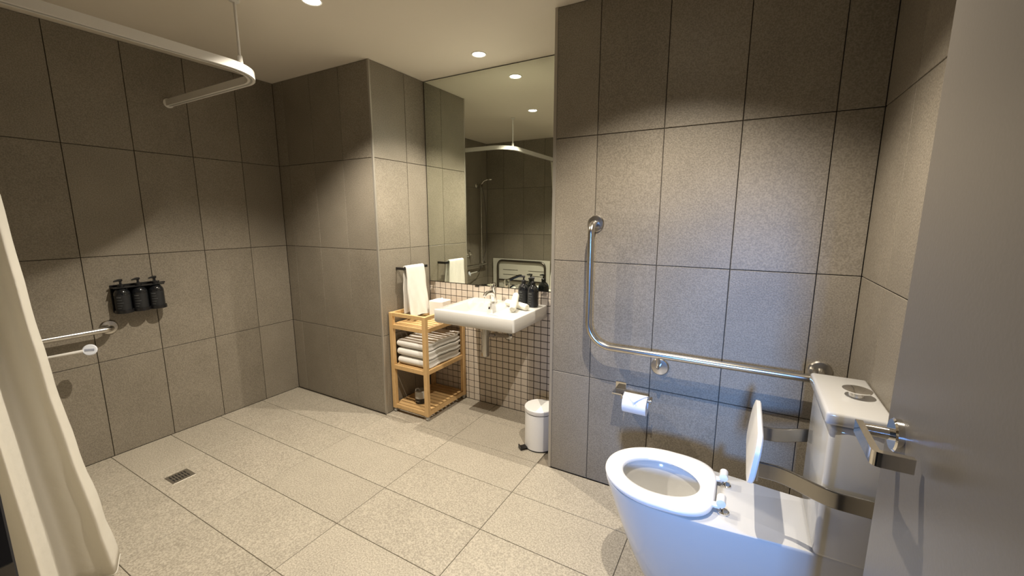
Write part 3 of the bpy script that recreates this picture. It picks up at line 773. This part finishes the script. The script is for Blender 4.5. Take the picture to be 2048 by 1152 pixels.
for j in range(NV):
    for i in range(NU):
        a = j*(NU+1)+i; fs_.append((a, a+1, a+NU+2, a+NU+1))
co = G().add(vs_, fs_).build('cloth', 'curtain', cu, smooth=80)
co.modifiers.new('solid', 'SOLIDIFY').thickness = 0.0012
hv, hf = [], []
for i in range(NU+1): hv.append(Vector(vs_[NV*(NU+1)+i]))
G().tube(hv[::2], .0028, 6).build('hem', 'curtain', cu, smooth=60)
for k in range(7):
    y = .11+.03*k
    G().tube([(TX, y, TZ-.018), (TX+.003, y, TZ-.032), (TX, y, TZ-.042)], .002, 6).build('hook', 'white_plastic', cu)
# shower grab rail + riser
sg = thing('shower_grab_rail', (XL, 0.6, 0.77), 'level steel grab rail on the dim shower wall below the rack', 'grab rail')
gx = XL+0.065
G().tube(fillet([(XL+.004, 0.885, 0.772), (gx, 0.882, 0.772), (gx, 0.20, 0.772), (XL+.004, 0.20, 0.772)], 0.035, 8), .016, 16).build('tube', 'steel', sg)
flange((XL, 0.885, 0.772), 'x', 1, sg); flange((XL, 0.20, 0.772), 'x', 1, sg)
rs = thing('shower_riser', (gx, 0.33, 0.8), 'vertical steel shower riser rail with arm, seen in the mirror', 'shower rail')
G().tube(fillet([(gx, 0.33, 0.790), (gx, 0.33, 1.815), (XL+.004, 0.33, 1.815)], 0.04, 8), .0125, 14).build('pole', 'steel', rs)
flange((XL, 0.33, 1.815), 'x', 1, rs, .034)
G().box(gx-.014, gx+.016, .312, .352, 1.78, 1.83, .004).build('slider', 'steel', rs)
G().tube([(gx+.01, 0.335, 1.83), (gx+.05, 0.33, 1.872), (gx+.11, 0.30, 1.893)], .009, 12).build('shower_arm', 'steel', rs)
G().lathe([(.012, .018), (.036, .004), (.037, -.004), (.034, -.008)], (gx+.125, 0.295, 1.886), n=26).build('shower_head', 'chrome', rs)
mx_ = thing('shower_mixer', (XL, 0.55, 0.935), 'round chrome shower mixer with lever, reflected in the mirror', 'mixer')
G().lathe([(.05, 0), (.05, .006), (.026, .009), (.025, .045), (.02, .05)], (XL, 0.55, 0.935), 'x', n=28).build('body', 'chrome', mx_)
G().tube([(XL+.045, .55, .935), (XL+.055, .545, .92), (XL+.058, .535, .87)], .006, 10).build('lever', 'chrome', mx_)
hs = thing('hand_shower', (XL+.1, 0.6, 0.70), 'white faced hand shower sticking out from behind the curtain', 'hand shower')
hc = Vector((XL+.16, .752, .699)); hb = Vector((XL+.10, .50, .692))
dirn = (hc-hb).normalized()
G().tube([hb, hb.lerp(hc, .5), hc-dirn*.026], .007, 12, radii=[.0065, .0065, .009]).build('handle', 'white_plastic', hs)
fn = Vector((.86, -.42, .28)).normalized()
g = G().lathe([(.010, -.016), (.025, -.010), (.0295, -.003), (.030, .004), (.026, .008), (.0, .009)], (0, 0, 0), n=30)
q_ = Vector((0, 0, 1)).rotation_difference(fn).to_matrix()
g.v = [tuple(q_@Vector(v)+hc) for v in g.v]; hh_ = g.build('head', 'shower_white', hs)
g = G().box(-.019, .019, -.006, .006, .0075, .0105, .001, 1)
g.v = [tuple(q_@(Matrix.Rotation(math.radians(60), 3, 'Z')@Vector(v))+hc) for v in g.v]; g.build('spray_strip', 'shower_grey', hh_)
G().tube([hb, hb+Vector((-.01, -.06, -.002)), hb+Vector((-.02, -.12, .03)), hb+Vector((-.03, -.19, .11)), hb+Vector((-.02, -.25, .26)), hb+Vector((-.012, -.26, .45)), (gx+.03, .26, 1.45), (gx+.02, .30, 1.74), (gx+.012, .328, 1.80)], .0055, 10).build('hose', 'shaded_steel', hs)
# bottle rack with three pump bottles
rk = thing('bottle_rack', (XL, 1.03, 0.86), 'black wall rack for three pump bottles on the shower wall', 'rack')
G().box(XL, XL+.006, .915, 1.150, .855, 1.012, .002, 1).build('back_plate', 'black', rk)
G().box(XL+.006, XL+.050, .913, 1.152, .850, .857, .003, 1).build('tray', 'black', rk)
for k in range(3):
    G().lathe([(.039, -.0035), (.0425, -.001), (.0425, .016), (.0405, .017), (.0405, .0035)], (XL+.047, .952+.080*k, .8535), n=32, cap1=True).build('cup_ring', 'black', rk)
G().box(XL+.006, XL+.012, 1.150, 1.176, .996, 1.004, .001, 1).build('side_hook', 'black', rk)
G().box(XL+.004, XL+.07, .915, 1.150, .995, 1.001, .002, 1).build('neck_clamp', 'black', rk)
for k, lab in enumerate(['black pump bottle in the wall rack, nearest the curtain', 'black pump bottle in the middle of the wall rack', 'black pump bottle in the wall rack, farthest from the curtain']):
    y = .952+.080*k
    bt = thing('shampoo_bottle', (XL+.045, y, .857), lab, 'bottle', 'pump bottles in the shower rack')
    pump(bt, XL+.045, y, .8575, .19, .0375, -22, -70)
# folding seat on the front wall (seen in the mirror)
fs = thing('folding_bench', (-2.61, YF, 0.45), 'folded up white slatted shower seat in steel frame, seen in the mirror', 'shower seat')
bdz0, bdz1, yb0, yb1 = 0.42, 0.845, YF+.035, YF+.050
g = G(); zsl = [.695, .628, .50]
xa, xb_ = -3.045, -2.185
slots = [(-2.885, -2.655), (-2.50, -2.27)]
zprev = bdz0
for zz in sorted(zsl)+[None]:
    top_ = (zz-.004) if zz else bdz1
    g.box(xa, xb_, yb0, yb1, zprev, top_, .002, 1)
    if zz:
        edges = [xa]+[e for s in slots for e in s]+[xb_]
        for k in range(0, len(edges), 2): g.box(edges[k], edges[k+1], yb0+.0005, yb1-.0005, top_-.002, zz+.006)
        zprev = zz+.004
g.build('board', 'seatboard', fs)
fy_ = YF+.068
G().tube(fillet([(-2.955, fy_, .42), (-2.955, fy_, .820), (-2.245, fy_, .820), (-2.245, fy_, .42)], .07, 8), .0145, 14).build('frame_tube', 'shaded_steel', fs)
G().tube([(-2.955, fy_, .556), (-2.245, fy_, .556)], .011, 12).build('cross_bar', 'shaded_steel', fs)
for x in (-2.955, -2.245): G().box(x-.03, x+.03, YF, YF+.085, .40, .44, .003, 1).build('wall_hinge', 'satin', fs)
for x in (-2.7, -2.5): G().box(x-.015, x+.015, YF, yb0, .44, .80, .002, 1).build('stay', 'satin', fs)
